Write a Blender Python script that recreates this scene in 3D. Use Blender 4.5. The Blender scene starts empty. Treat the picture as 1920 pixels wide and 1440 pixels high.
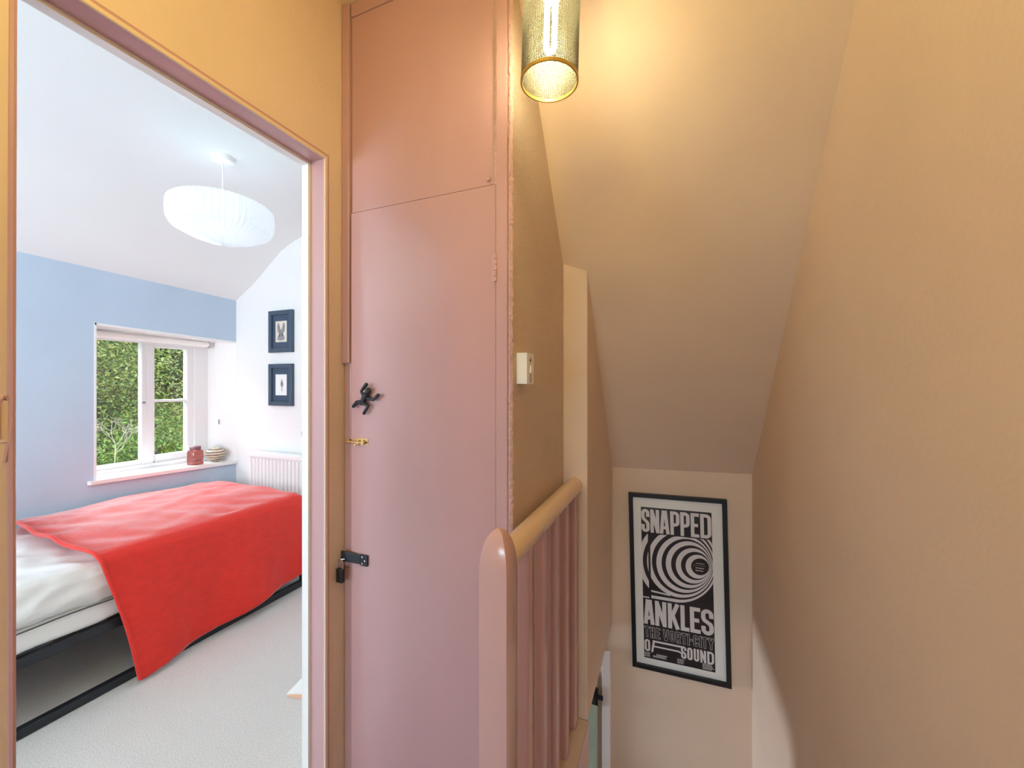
import bpy, bmesh, math, random
import numpy as np
from mathutils import Vector, Matrix, noise

C = bpy.context.scene
col = C.collection
PI = math.pi
random.seed(7)
rng = np.random.default_rng(7)

# ---------------------------------------------------------------- camera, world, light, exposure
F_PX = 750.0                                   # focal length for a 1920 px wide frame
EYE = 1.25
YAW = math.atan(302 / 750)
cam_d = bpy.data.cameras.new('camera')
cam_d.sensor_width = 36.0
cam_d.lens = 36.0 * F_PX / 1920.0
cam_d.clip_start = 0.02
cam = bpy.data.objects.new('camera', cam_d)
col.objects.link(cam)
cam.location = (0, 0, EYE)
cam.rotation_euler = (PI / 2, 0, YAW)
C.camera = cam

C.view_settings.view_transform = 'Standard'
C.view_settings.look = 'None'
C.view_settings.gamma = 1.0
C.view_settings.use_curve_mapping = False
C.view_settings.exposure = 0.12
C.cycles.use_denoising = True
C.cycles.max_bounces = 12
C.cycles.diffuse_bounces = 7
C.cycles.transparent_max_bounces = 16
C.cycles.sample_clamp_indirect = 6.0

world = bpy.data.worlds.new('world')
C.world = world
world.use_nodes = True
wn = world.node_tree
bg = wn.nodes['Background']
sky = wn.nodes.new('ShaderNodeTexSky')
sky.sky_type = 'HOSEK_WILKIE'
sky.sun_direction = (0.55, -0.25, 0.8)
sky.turbidity = 4.0
wn.links.new(sky.outputs[0], bg.inputs[0])
bg.inputs[1].default_value = 2.0

sun_d = bpy.data.lights.new('sun', 'SUN')
sun_d.energy = 6.5
sun_d.angle = 0.02
sun_d.color = (1.0, 0.95, 0.86)
sun = bpy.data.objects.new('sun', sun_d)
col.objects.link(sun)
sun.location = (6, -2, 9)
sun.rotation_euler = Vector((-0.62, 0.22, -0.75)).to_track_quat('-Z', 'Y').to_euler()


def area(name, loc, target, sx, sy, power, color):
    d = bpy.data.lights.new(name, 'AREA')
    d.shape = 'RECTANGLE'
    d.size, d.size_y = sx, sy
    d.energy = power
    d.color = color
    o = bpy.data.objects.new(name, d)
    col.objects.link(o)
    o.location = loc
    o.rotation_euler = (Vector(target) - Vector(loc)).to_track_quat('-Z', 'Y').to_euler()
    return o


DAY = (0.88, 0.94, 1.0)
area('daylight_bedroom_window', (-4.35, 1.55, 2.75), (-2.9, 1.65, 1.0), 2.0, 1.4, 310, DAY)
area('fill_bedroom_side', (-1.75, -2.25, 1.15), (-2.95, 1.0, 1.85), 1.5, 1.3, 138, (0.84, 0.94, 1.0))  # fill lamp outside an added, unseen bedroom window
area('fill_landing_back', (-0.35, -2.5, 1.5), (-0.35, 0.9, 0.9), 1.1, 0.8, 70, (0.60, 0.84, 1.0))  # cool fill lamp outside an added, unseen landing window
area('daylight_lower_window', (-3.75, 1.55, -0.85), (-0.3, 1.6, -0.25), 1.0, 0.7, 110, (0.84, 0.9, 1.0))

# ---------------------------------------------------------------- materials


def lin(c):
    r = []
    for v in c[:3]:
        v = v / 255.0
        r.append(v / 12.92 if v <= 0.04045 else ((v + 0.055) / 1.055) ** 2.4)
    return (r[0], r[1], r[2], 1.0)


MATS = {}


def mat(name, rgb, rough=0.6, bump=0.0, bscale=60.0, var=0.0, vscale=8.0, metal=0.0, spec=0.5, sheen=0.0,
        coat=0.0, detail=3.0, stretch=None):
    m = bpy.data.materials.new(name)
    m.use_nodes = True
    nt = m.node_tree
    b = nt.nodes['Principled BSDF']
    c = lin(rgb)
    b.inputs['Base Color'].default_value = c
    b.inputs['Roughness'].default_value = rough
    b.inputs['Metallic'].default_value = metal
    b.inputs['Specular IOR Level'].default_value = spec
    b.inputs['Sheen Weight'].default_value = sheen
    b.inputs['Coat Weight'].default_value = coat
    tc = nt.nodes.new('ShaderNodeTexCoord')
    src = tc.outputs['Object']
    if stretch:
        mp = nt.nodes.new('ShaderNodeMapping')
        mp.inputs['Scale'].default_value = stretch
        nt.links.new(src, mp.inputs['Vector'])
        src = mp.outputs['Vector']
    if var > 0:
        n = nt.nodes.new('ShaderNodeTexNoise')
        n.inputs['Scale'].default_value = vscale
        n.inputs['Detail'].default_value = detail
        nt.links.new(src, n.inputs['Vector'])
        r = nt.nodes.new('ShaderNodeValToRGB')
        r.color_ramp.elements[0].position = 0.3
        r.color_ramp.elements[1].position = 0.7
        r.color_ramp.elements[0].color = tuple(max(0, v * (1 - var)) for v in c[:3]) + (1,)
        r.color_ramp.elements[1].color = tuple(min(1, v * (1 + var)) for v in c[:3]) + (1,)
        nt.links.new(n.outputs['Fac'], r.inputs['Fac'])
        nt.links.new(r.outputs['Color'], b.inputs['Base Color'])
    if bump > 0:
        n2 = nt.nodes.new('ShaderNodeTexNoise')
        n2.inputs['Scale'].default_value = bscale
        n2.inputs['Detail'].default_value = 4.0
        nt.links.new(src, n2.inputs['Vector'])
        bp = nt.nodes.new('ShaderNodeBump')
        bp.inputs['Strength'].default_value = bump
        bp.inputs['Distance'].default_value = 0.004
        nt.links.new(n2.outputs['Fac'], bp.inputs['Height'])
        nt.links.new(bp.outputs['Normal'], b.inputs['Normal'])
    MATS[name] = m
    return m


def glass_mat(name, tint=(1, 1, 1), refl=0.06, rough=0.0):
    m = bpy.data.materials.new(name)
    m.use_nodes = True
    nt = m.node_tree
    nt.nodes.remove(nt.nodes['Principled BSDF'])
    out = nt.nodes['Material Output']
    t = nt.nodes.new('ShaderNodeBsdfTransparent')
    t.inputs[0].default_value = tuple(tint) + (1,)
    g = nt.nodes.new('ShaderNodeBsdfGlossy')
    g.inputs['Roughness'].default_value = rough
    lw = nt.nodes.new('ShaderNodeLayerWeight')
    pw = nt.nodes.new('ShaderNodeMath')
    pw.operation = 'POWER'
    pw.inputs[1].default_value = 5.0
    ma = nt.nodes.new('ShaderNodeMath')
    ma.operation = 'MULTIPLY_ADD'
    ma.inputs[1].default_value = 0.5
    ma.inputs[2].default_value = refl * 0.5
    mx = nt.nodes.new('ShaderNodeMixShader')
    nt.links.new(lw.outputs['Facing'], pw.inputs[0])
    nt.links.new(pw.outputs[0], ma.inputs[0])
    nt.links.new(ma.outputs[0], mx.inputs[0])
    nt.links.new(t.outputs[0], mx.inputs[1])
    nt.links.new(g.outputs[0], mx.inputs[2])
    nt.links.new(mx.outputs[0], out.inputs['Surface'])
    return m


def emit_mat(name, rgb, strength):
    m = bpy.data.materials.new(name)
    m.use_nodes = True
    nt = m.node_tree
    nt.nodes.remove(nt.nodes['Principled BSDF'])
    e = nt.nodes.new('ShaderNodeEmission')
    e.inputs[0].default_value = tuple(rgb) + (1,)
    e.inputs[1].default_value = strength
    nt.links.new(e.outputs[0], nt.nodes['Material Output'].inputs['Surface'])
    return m


def leaf_mat(name, rgb, trans=0.35):
    m = mat(name, rgb, 0.5, var=0.0)
    nt = m.node_tree
    b = nt.nodes['Principled BSDF']
    at = nt.nodes.new('ShaderNodeAttribute')
    at.attribute_name = 'tone'
    mx = nt.nodes.new('ShaderNodeMixRGB')
    mx.blend_type = 'MULTIPLY'
    mx.inputs[0].default_value = 1.0
    mx.inputs[1].default_value = lin(rgb)
    nt.links.new(at.outputs['Color'], mx.inputs[2])
    nt.links.new(mx.outputs[0], b.inputs['Base Color'])
    tr = nt.nodes.new('ShaderNodeBsdfTranslucent')
    nt.links.new(mx.outputs[0], tr.inputs[0])
    ms = nt.nodes.new('ShaderNodeMixShader')
    ms.inputs[0].default_value = trans
    nt.links.new(b.outputs[0], ms.inputs[1])
    nt.links.new(tr.outputs[0], ms.inputs[2])
    nt.links.new(ms.outputs[0], nt.nodes['Material Output'].inputs['Surface'])
    return m


WALL = mat('pink_plaster_paint', (223, 201, 181), 0.75, bump=0.25, bscale=90, var=0.03, vscale=3)
WALL_ROUGH = mat('pink_stippled_plaster', (223, 201, 181), 0.75, bump=1.6, bscale=230, var=0.03, vscale=5)
CUP = mat('pink_gloss_paint', (194, 156, 159), 0.22, bump=0.10, bscale=55, var=0.04, vscale=4, stretch=(1, 1, 0.4))
CUP_EDGE = mat('pink_gloss_paint_filler', (200, 162, 160), 0.4, bump=0.5, bscale=160)
RAILP = mat('pink_gloss_paint_rail', (206, 168, 166), 0.2, bump=0.08, bscale=50, stretch=(1, 1, 0.3))
WHITE_WALL = mat('white_bedroom_paint', (238, 239, 238), 0.8, bump=0.12, bscale=40)
BLUE_WALL = mat('blue_bedroom_paint', (190, 208, 226), 0.75, bump=0.12, bscale=40, var=0.03, vscale=3)
WHITE_GLOSS = mat('white_gloss_paint', (240, 240, 240), 0.35, bump=0.05, bscale=30)
WHITE_SHADE = mat('white_lamp_shade', (246, 245, 240), 0.6)
PAPER_SHADE = mat('translucent_paper_shade', (246, 248, 248), 0.7)
_n = PAPER_SHADE.node_tree
_t = _n.nodes.new('ShaderNodeBsdfTranslucent')
_t.inputs[0].default_value = lin((246, 249, 252))
_m = _n.nodes.new('ShaderNodeMixShader')
_m.inputs[0].default_value = 0.5
_n.links.new(_n.nodes['Principled BSDF'].outputs[0], _m.inputs[1])
_n.links.new(_t.outputs[0], _m.inputs[2])
_n.links.new(_m.outputs[0], _n.nodes['Material Output'].inputs['Surface'])
WHITE_METAL = mat('white_enamel', (240, 241, 241), 0.35)
CARPET = mat('grey_carpet', (224, 222, 218), 0.95, bump=0.6, bscale=330, var=0.22, vscale=300, sheen=0.2, detail=2)
BOARD = mat('painted_floorboard', (150, 120, 104), 0.5, bump=0.1, bscale=40)
STEP = mat('stair_carpet', (170, 150, 140), 0.9, bump=0.6, bscale=300)
RAIL_TOP = mat('plaster_pink_gloss', (226, 200, 178), 0.28, bump=0.06, bscale=40)
BLACK_METAL = mat('black_powder_coat', (34, 38, 45), 0.45)
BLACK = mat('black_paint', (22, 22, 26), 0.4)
SLATE = mat('slate_grey_frame', (66, 82, 100), 0.4)
IRON = mat('black_iron', (30, 38, 48), 0.42, bump=0.1, bscale=200)
STEEL = mat('steel', (205, 205, 208), 0.25, metal=1.0)
BRASS = mat('old_brass', (222, 188, 130), 0.35, metal=0.7)
GOLD = mat('brass_mesh', (118, 117, 102), 0.45, metal=0.2)
GOLD_RIM = mat('brass_rim', (196, 168, 92), 0.35, metal=0.6)
PAPER = mat('white_paper', (240, 242, 242), 0.7)
PRINT_BLACK = mat('print_black', (30, 22, 28), 0.55)
PRINT_WHITE = mat('print_white', (228, 226, 230), 0.55)
PRINT_GREY = mat('print_grey', (150, 145, 147), 0.6)
CREAM = mat('cream_card', (228, 220, 206), 0.7)
NAVY_MAT = mat('navy_mount', (56, 76, 100), 0.6)
RED = mat('red_cotton_blanket', (234, 44, 28), 0.5, spec=0.5, bump=0.55, bscale=420, var=0.06, vscale=60, sheen=1.0, stretch=(1, 0.35, 1))
RED.node_tree.nodes['Principled BSDF'].inputs['Sheen Roughness'].default_value = 0.22
RED.node_tree.nodes['Principled BSDF'].inputs['Sheen Tint'].default_value = (1, 0.93, 0.96, 1)
LINEN = mat('white_cotton', (240, 239, 236), 0.85, bump=0.9, bscale=11, stretch=(1.6, 1.0, 2.4))
PIPING = mat('dark_piping', (86, 92, 96), 0.8)
GLASS = glass_mat('window_glass')
PICTURE_GLASS = glass_mat('picture_glass', refl=0.025)
JAR = mat('amber_pink_glass', (150, 84, 76), 0.08, spec=0.7)
JAR.node_tree.nodes['Principled BSDF'].inputs['Transmission Weight'].default_value = 0.75
JAR.node_tree.nodes['Principled BSDF'].inputs['Base Color'].default_value = lin((196, 112, 102))
JAR_LID = mat('jar_lid', (126, 92, 100), 0.4)
GREEN_DOOR = mat('green_painted_planks', (186, 208, 192), 0.6, var=0.12, vscale=20, bump=0.3, bscale=60, stretch=(1, 1, 0.25))
GREEN_EYE = mat('green_enamel', (48, 84, 62), 0.35)
PALE_PEACH = mat('peach_card', (238, 190, 160), 0.7)
GRASS = mat('lawn', (92, 128, 58), 0.9, var=0.25, vscale=6)
BARK = mat('bark', (96, 82, 66), 0.9, var=0.2, vscale=12, bump=0.5, bscale=30)
TWIG = mat('pale_twig', (168, 164, 146), 0.8)
GREY_PLASTIC = mat('grey_plastic', (150, 156, 162), 0.5)
OUTER = mat('outer_render', (200, 196, 188), 0.9, bump=0.3, bscale=30)
# striped ceramic: real coloured rings of the bowl itself
BOWL = mat('striped_ceramic', (214, 196, 160), 0.35)
_nt = BOWL.node_tree
_tc = _nt.nodes.new('ShaderNodeTexCoord')
_wv = _nt.nodes.new('ShaderNodeTexWave')
_wv.wave_type = 'BANDS'
_wv.bands_direction = 'Z'
_wv.inputs['Scale'].default_value = 17
_wv.inputs['Distortion'].default_value = 2.5
_rp = _nt.nodes.new('ShaderNodeValToRGB')
_rp.color_ramp.elements[0].position = 0.35
_rp.color_ramp.elements[0].color = lin((112, 106, 108))
_rp.color_ramp.elements[1].position = 0.5
_rp.color_ramp.elements[1].color = lin((224, 206, 170))
_nt.links.new(_tc.outputs['Object'], _wv.inputs['Vector'])
_nt.links.new(_wv.outputs['Fac'], _rp.inputs['Fac'])
_nt.links.new(_rp.outputs['Color'], _nt.nodes['Principled BSDF'].inputs['Base Color'])
# waffle weave relief on the blanket


# ---------------------------------------------------------------- mesh helpers
class MB:
    def __init__(self):
        self.v = []
        self.f = []

    def add(self, vs, fs):
        n = len(self.v)
        self.v.extend([tuple(p) for p in vs])
        self.f.extend([tuple(i + n for i in f) for f in fs])
        return self

    def box(self, a, b):
        x0, y0, z0 = (min(a[i], b[i]) for i in range(3))
        x1, y1, z1 = (max(a[i], b[i]) for i in range(3))
        return self.add([(x0, y0, z0), (x1, y0, z0), (x1, y1, z0), (x0, y1, z0),
                         (x0, y0, z1), (x1, y0, z1), (x1, y1, z1), (x0, y1, z1)],
                        [(0, 3, 2, 1), (4, 5, 6, 7), (0, 1, 5, 4), (1, 2, 6, 5), (2, 3, 7, 6), (3, 0, 4, 7)])

    def hexa(self, lo, hi):
        """lo, hi: four points each (bottom and top loops, anticlockwise seen from above)"""
        return self.add(list(lo) + list(hi),
                        [(0, 3, 2, 1), (4, 5, 6, 7), (0, 1, 5, 4), (1, 2, 6, 5), (2, 3, 7, 6), (3, 0, 4, 7)])

    def tube(self, pts, radii, seg=10, caps=True):
        pts = [Vector(p) for p in pts]
        if not isinstance(radii, (list, tuple)):
            radii = [radii] * len(pts)
        rings = []
        up = None
        for i, p in enumerate(pts):
            d = (pts[min(i + 1, len(pts) - 1)] - pts[max(i - 1, 0)]).normalized()
            if up is None:
                up = d.orthogonal().normalized()
            else:
                up = (up - d * up.dot(d))
                up = up.normalized() if up.length > 1e-6 else d.orthogonal().normalized()
            w = d.cross(up)
            rings.append([p + (up * math.cos(2 * PI * k / seg) + w * math.sin(2 * PI * k / seg)) * radii[i]
                          for k in range(seg)])
        vs = [v for r in rings for v in r]
        fs = []
        for i in range(len(rings) - 1):
            for k in range(seg):
                a, b = i * seg + k, i * seg + (k + 1) % seg
                fs.append((a, b, b + seg, a + seg))
        if caps:
            fs.append(tuple(range(seg))[::-1])
            fs.append(tuple((len(rings) - 1) * seg + k for k in range(seg)))
        return self.add(vs, fs)

    def capsule_chain(self, pts, radii, seg=10):
        """tube with rounded ends"""
        pts = [Vector(p) for p in pts]
        if not isinstance(radii, (list, tuple)):
            radii = [radii] * len(pts)
        d0 = (pts[0] - pts[1]).normalized()
        d1 = (pts[-1] - pts[-2]).normalized()
        P, R = [], []
        for a in (85, 60, 30):
            P.append(pts[0] + d0 * radii[0] * math.sin(math.radians(a)))
            R.append(radii[0] * math.cos(math.radians(a)))
        P += pts
        R += radii
        for a in (30, 60, 85):
            P.append(pts[-1] + d1 * radii[-1] * math.sin(math.radians(a)))
            R.append(radii[-1] * math.cos(math.radians(a)))
        return self.tube(P, R, seg)

    def lathe(self, prof, seg=32, center=(0, 0, 0), rfun=None):
        vs, fs = [], []
        n = len(prof)
        for k in range(seg):
            a = 2 * PI * k / seg
            for i, (r, z) in enumerate(prof):
                rr = r * (rfun(a, i) if rfun else 1)
                vs.append((center[0] + rr * math.cos(a), center[1] + rr * math.sin(a), center[2] + z))
        for k in range(seg):
            for i in range(n - 1):
                a, b = k * n + i, ((k + 1) % seg) * n + i
                fs.append((a, b, b + 1, a + 1))
        return self.add(vs, fs)

    def sphere(self, c, r, seg=12, rings=8, sc=(1, 1, 1)):
        prof = [(r * math.sin(PI * i / rings) if 0 < i < rings else 1e-5, -r * math.cos(PI * i / rings))
                for i in range(rings + 1)]
        t = MB().lathe(prof, seg)
        return self.add([(c[0] + v[0] * sc[0], c[1] + v[1] * sc[1], c[2] + v[2] * sc[2]) for v in t.v], t.f)

    def prism(self, poly, y0, y1):
        """poly of (x, z) points extruded in y"""
        n = len(poly)
        vs = [(x, y0, z) for x, z in poly] + [(x, y1, z) for x, z in poly]
        fs = [tuple(range(n)), tuple(range(2 * n - 1, n - 1, -1))]
        for i in range(n):
            j = (i + 1) % n
            fs.append((i, i + n, j + n, j))
        return self.add(vs, fs)

    def build(self, name, m, parent=None, smooth=False, bevel=0.0, bseg=2, weld=False, angle=40):
        me = bpy.data.meshes.new(name)
        me.from_pydata(self.v, [], self.f)
        bm = bmesh.new()
        bm.from_mesh(me)
        if weld:
            bmesh.ops.remove_doubles(bm, verts=bm.verts, dist=1e-5)
        if bevel > 0:
            es = [e for e in bm.edges if len(e.link_faces) == 2 and e.calc_face_angle(0) > 0.5]
            bmesh.ops.bevel(bm, geom=es, offset=bevel, segments=bseg, affect='EDGES', profile=0.5)
        bmesh.ops.recalc_face_normals(bm, faces=bm.faces)
        if smooth:
            for f in bm.faces:
                f.smooth = True
            lim = math.radians(angle)
            for e in bm.edges:
                if len(e.link_faces) == 2 and e.calc_face_angle(0) > lim:
                    e.smooth = False
        bm.to_mesh(me)
        bm.free()
        if m:
            me.materials.append(m)
        o = bpy.data.objects.new(name, me)
        col.objects.link(o)
        if parent:
            o.parent = parent
            if parent.type == 'EMPTY' or True:
                o.matrix_parent_inverse = Matrix.Identity(4)
        return o


def tag(o, label=None, cat=None, group=None, kind=None):
    if label:
        o['label'] = label
    if cat:
        o['category'] = cat
    if group:
        o['group'] = group
    if kind:
        o['kind'] = kind
    return o


def thing(name, label, cat, loc=(0, 0, 0), rot=(0, 0, 0), group=None, kind=None):
    o = bpy.data.objects.new(name, None)
    o.empty_display_size = 0.1
    col.objects.link(o)
    o.location = loc
    o.rotation_euler = rot
    return tag(o, label, cat, group, kind)


def struct(name, mb, m, label=None, **k):
    o = mb.build(name, m, **k)
    o['kind'] = 'structure'
    if label:
        o['label'] = label
    return o


# ---------------------------------------------------------------- key dimensions (metres)
XD = -0.959          # landing face of the bedroom doorway wall
XDB = -1.06          # bedroom face of it
YC = 0.964           # front of the built-in cupboard
X1 = -0.388          # side wall beside the cupboard
X2 = -0.295          # stair side of the hanging wall
YP = 1.48            # end face of the hanging wall
YE = 2.137           # end wall over the stair
XR = 0.34            # right wall
XB = -3.10           # blue window wall
YF = 2.05            # far white bedroom wall
YS = -1.75           # south walls
ZL = 2.43            # landing ceiling
ZLOW = -2.2          # downstairs floor
ZTOP = 2.62

# ---------------------------------------------------------------- structure
# right wall, end wall, back wall
struct('wall_right', MB().box((XR, YS - .15, ZLOW - .1), (XR + .15, YE + .2, ZTOP)), WALL)
struct('wall_end', MB().box((XB - .35, YE, ZLOW - .1), (XR + .1, YE + .2, ZTOP)), WALL)
b = MB()   # back wall of landing with an opening added for cool fill light
wx0, wx1, wz0, wz1 = -0.85, 0.2, 0.5, 1.45
b.box((XD - .1, YS - .15, ZLOW - .1), (wx0, YS, ZTOP)).box((wx1, YS - .15, ZLOW - .1), (XR + .1, YS, ZTOP))
b.box((wx0, YS - .15, ZLOW - .1), (wx1, YS, wz0)).box((wx0, YS - .15, wz1), (wx1, YS, ZTOP))
struct('wall_back', b, WALL)
# south bedroom wall with an opening added to light the bedroom
b = MB()
bx0, bx1, bz0, bz1 = -2.8, -1.45, 0.85, 2.05
b.box((XB - .35, YS - .15, ZLOW - .1), (bx0, YS, ZTOP)).box((bx1, YS - .15, ZLOW - .1), (XD - .02, YS, ZTOP))
b.box((bx0, YS - .15, ZLOW - .1), (bx1, YS, bz0)).box((bx0, YS - .15, bz1), (bx1, YS, ZTOP))
struct('wall_south', b, WHITE_WALL)


def added_window(name, x0, x1, z0, z1, y):
    w = thing(name, None, None, ((x0 + x1) / 2, y, z0), kind='structure')
    hw, h = (x1 - x0) / 2, z1 - z0
    f = MB()
    f.box((-hw, -.03, 0), (-hw + .05, .03, h)).box((hw - .05, -.03, 0), (hw, .03, h))
    f.box((-hw, -.03, 0), (hw, .03, .05)).box((-hw, -.03, h - .05), (hw, .03, h))
    f.build('window_frame', WHITE_GLOSS, w)
    MB().box((-hw + .05, -.003, .05), (hw - .05, .003, h - .05)).build('pane', GLASS, w)
    return w


added_window('added_window_2', wx0, wx1, wz0, wz1, YS - .08)  # unseen window added to bring cool light onto the landing
added_window('added_window_3', bx0, bx1, bz0, bz1, YS - .08)  # unseen window added to bring more daylight into the bedroom

# doorway wall: landing skin is pink, bedroom skin is white
DY0, DY1, DH = 0.289, 0.888, 1.915
for nm, xa, xb_, m in (('wall_doorway', XD, XD - .05, WALL), ('wall_bedroom', XD - .05, XDB, WHITE_WALL)):
    b = MB()
    e_ = .012 if m is WALL else .033
    b.box((xa, YS - .02, -.04), (xb_, DY0 - e_, ZTOP)).box((xa, DY1 + e_, -.04), (xb_, YF + .02, ZTOP))
    b.box((xa, DY0 - e_, DH + e_), (xb_, DY1 + e_, ZTOP))
    struct(nm, b, m)

# far white bedroom wall
struct('wall_far', MB().box((XB - .35, YF, -.04), (X1 - .02, YE + .01, ZTOP)), WHITE_WALL)
# side wall beside the cupboard, and the hanging wall over the stair
struct('wall_cupboard', MB().box((X1, YC + .001, -.04), (X1 - .05, YP + .02, ZTOP)), WALL_ROUGH)
b = MB().box((X1 - .0, YP, 0), (X2, YE + .02, ZTOP))
hang = struct('wall_stairwell', b, WALL, bevel=0.004)
MB().box((X2 - .001, 1.56, 1.209), (X2 + .0025, 1.78, 1.2125)).build('plaster_joint', WALL, hang)

# blue window wall with the recess (opening runs up to the far wall)
WY0 = 1.244
XO = XB - .36
zl0, zl1 = 1.6045, 1.573     # lintel underside at WY0 and at YF
zs0, zs1 = 0.672, 0.646      # sill underside
b = MB()
b.box((XO, YS - .1, ZLOW - .1), (XB, WY0, ZTOP))
b.hexa([(XO, WY0, zl0), (XB, WY0, zl0), (XB, YF + .01, zl1), (XO, YF + .01, zl1)],
       [(XO, WY0, ZTOP), (XB, WY0, ZTOP), (XB, YF + .01, ZTOP), (XO, YF + .01, ZTOP)])
b.hexa([(XO, WY0, -.04), (XB, WY0, -.04), (XB, YF + .01, -.04), (XO, YF + .01, -.04)],
       [(XO, WY0, zs0), (XB, WY0, zs0), (XB, YF + .01, zs1), (XO, YF + .01, zs1)])
ly0, ly1, lz0, lz1 = 1.1, 2.0, -1.2, -.45
b.box((XO, WY0, ZLOW - .1), (XB, ly0 + .2, -.04)).box((XO, ly1, ZLOW - .1), (XB, YE + .01, -.04))
b.box((XO, ly0 + .2, ZLOW - .1), (XB, ly1, lz0)).box((XO, ly0 + .2, lz1), (XB, ly1, -.04))
struct('wall_window', b, BLUE_WALL)
# white lining of the recess: soffit, left cheek and a splayed right cheek
b = MB()
b.hexa([(XO, WY0 - .001, zl0 - .012), (XB + .003, WY0 - .001, zl0 - .012), (XB + .003, YF, zl1 - .012), (XO, YF, zl1 - .012)],
       [(XO, WY0 - .001, zl0), (XB + .003, WY0 - .001, zl0), (XB + .003, YF, zl1), (XO, YF, zl1)])
b.box((XO, WY0 - .004, zs0), (XB + .003, WY0 + .006, zl0))
b.hexa([(XO, 1.965, zs1 - .03), (XB - .2, 1.965, zs1 - .03), (XB, YF, zs1 - .03), (XO, YF, zs1 - .03)],
       [(XO, 1.965, zl0), (XB - .2, 1.965, zl0), (XB, YF, zl0), (XO, YF, zl0)])
struct('trim_2', b, WHITE_GLOSS)

# lower window (downstairs), seen only by its light
w4 = thing('window_4', None, None, (XB - .2, (ly0 + .2 + ly1) / 2, lz0), kind='structure')
hw, hh = (ly1 - ly0 - .2) / 2, lz1 - lz0
f = MB()
f.box((-.03, -hw, 0), (.03, -hw + .05, hh)).box((-.03, hw - .05, 0), (.03, hw, hh))
f.box((-.03, -hw, 0), (.03, hw, .05)).box((-.03, -hw, hh - .05), (.03, hw, hh))
f.build('window_frame', WHITE_GLOSS, w4)
MB().box((-.003, -hw + .05, .05), (.003, hw - .05, hh - .05)).build('pane', GLASS, w4)

# floors
struct('floor', MB().box((XD - .05, YS, -.04), (X2 - .0, YC + .3, -.004)).box((X2, YS, -.04), (XR, .42, -.004)), BOARD)
struct('floor.001', MB().box((XB, YS, -.04), (XDB + .055, YF, 0)).box((XD - .06, YC + .25, -.04), (X1, YF, -.005)), CARPET)
struct('floor.002', MB().box((XB, YS, ZLOW - .05), (XR, YE, ZLOW)), BOARD)
# landing fascia down the stair side
struct('trim_3', MB().box((X2 - .03, .42, -.16), (X2 + .004, YP + .01, -.006)), RAILP)
# lower back partition so that the downstairs is closed
struct('wall_lower', MB().box((XB, YS - .02, ZLOW), (XR, YS + .02, -.03)), WALL)

# stair
stair = thing('stairs', None, None, (0, 0, ZLOW), kind='structure')
n = 10
rise = -ZLOW / (n + 0.0)
for i in range(n - 1):
    zt = -rise * (i + 1)
    y0 = .42 + .165 * i
    MB().box((X2 + .004, y0, zt - .04 - ZLOW), (XR, y0 + .19, zt - ZLOW)).build('tread', STEP, stair, bevel=.008)
    MB().box((X2 + .004, y0 - .01, zt - ZLOW), (XR, y0 + .012, zt + rise - .03 - ZLOW)).build('riser', RAILP, stair)

# ceilings
struct('ceiling', MB().box((XD - .06, YS, ZL), (XR + .02, 1.0, ZL + .05)), WALL)
# sloped ceiling over the stair (old and a little twisted)
Lp = [(0.86, 2.46), (1.187, 2.13), (1.468, 1.735), (1.53, 1.63), (2.137, .812), (2.2, .73)]
Rp = [(0.55, 2.47), (0.995, 2.014), (1.38, 1.6115), (2.137, .832), (2.2, .767)]


def interp(P, t):
    s = [0]
    for a, c_ in zip(P, P[1:]):
        s.append(s[-1] + math.dist(a, c_))
    d = t * s[-1]
    for i in range(len(P) - 1):
        if d <= s[i + 1] + 1e-9:
            k = (d - s[i]) / (s[i + 1] - s[i])
            return tuple(P[i][j] + (P[i + 1][j] - P[i][j]) * k for j in (0, 1))
    return P[-1]


b = MB()
NU, NV = 12, 28
for j in range(NV + 1):
    l, r = interp(Lp, j / NV), interp(Rp, j / NV)
    for i in range(NU + 1):
        u = i / NU
        x = (X1 - .02) + (XR + .02 - X1 + .02) * u
        b.v.append((x, l[0] + (r[0] - l[0]) * u, l[1] + (r[1] - l[1]) * u))
for j in range(NV):
    for i in range(NU):
        a = j * (NU + 1) + i
        b.f.append((a, a + 1, a + NU + 2, a + NU + 1))
struct('ceiling.001', b, WALL, smooth=True)
# bedroom ceiling: slope that curves into a flat
prof = [(XB - .02, 1.876), (XB + .2, 2.0), (-2.62, 2.205), (-2.52, 2.25), (-2.42, 2.283), (-2.3, 2.303), (-2.15, 2.312), (-1.9, 2.316), (XDB + .01, 2.316)]
b = MB()
ys = [YS, -1, 0, 1, YF + .01]
for y in ys:
    for i, (x, z) in enumerate(prof):
        k = max(0, 1 - i / 4)
        b.v.append((x, y, z + .036 * (YF - y) * k))
for j in range(len(ys) - 1):
    for i in range(len(prof) - 1):
        a = j * len(prof) + i
        b.f.append((a, a + 1, a + len(prof) + 1, a + len(prof)))
struct('ceiling.002', b, WHITE_WALL, smooth=True)
struct('roof', MB().box((XO - .05, YS - .2, ZTOP), (XR + .2, YE + .25, ZTOP + .1)), OUTER)

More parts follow.
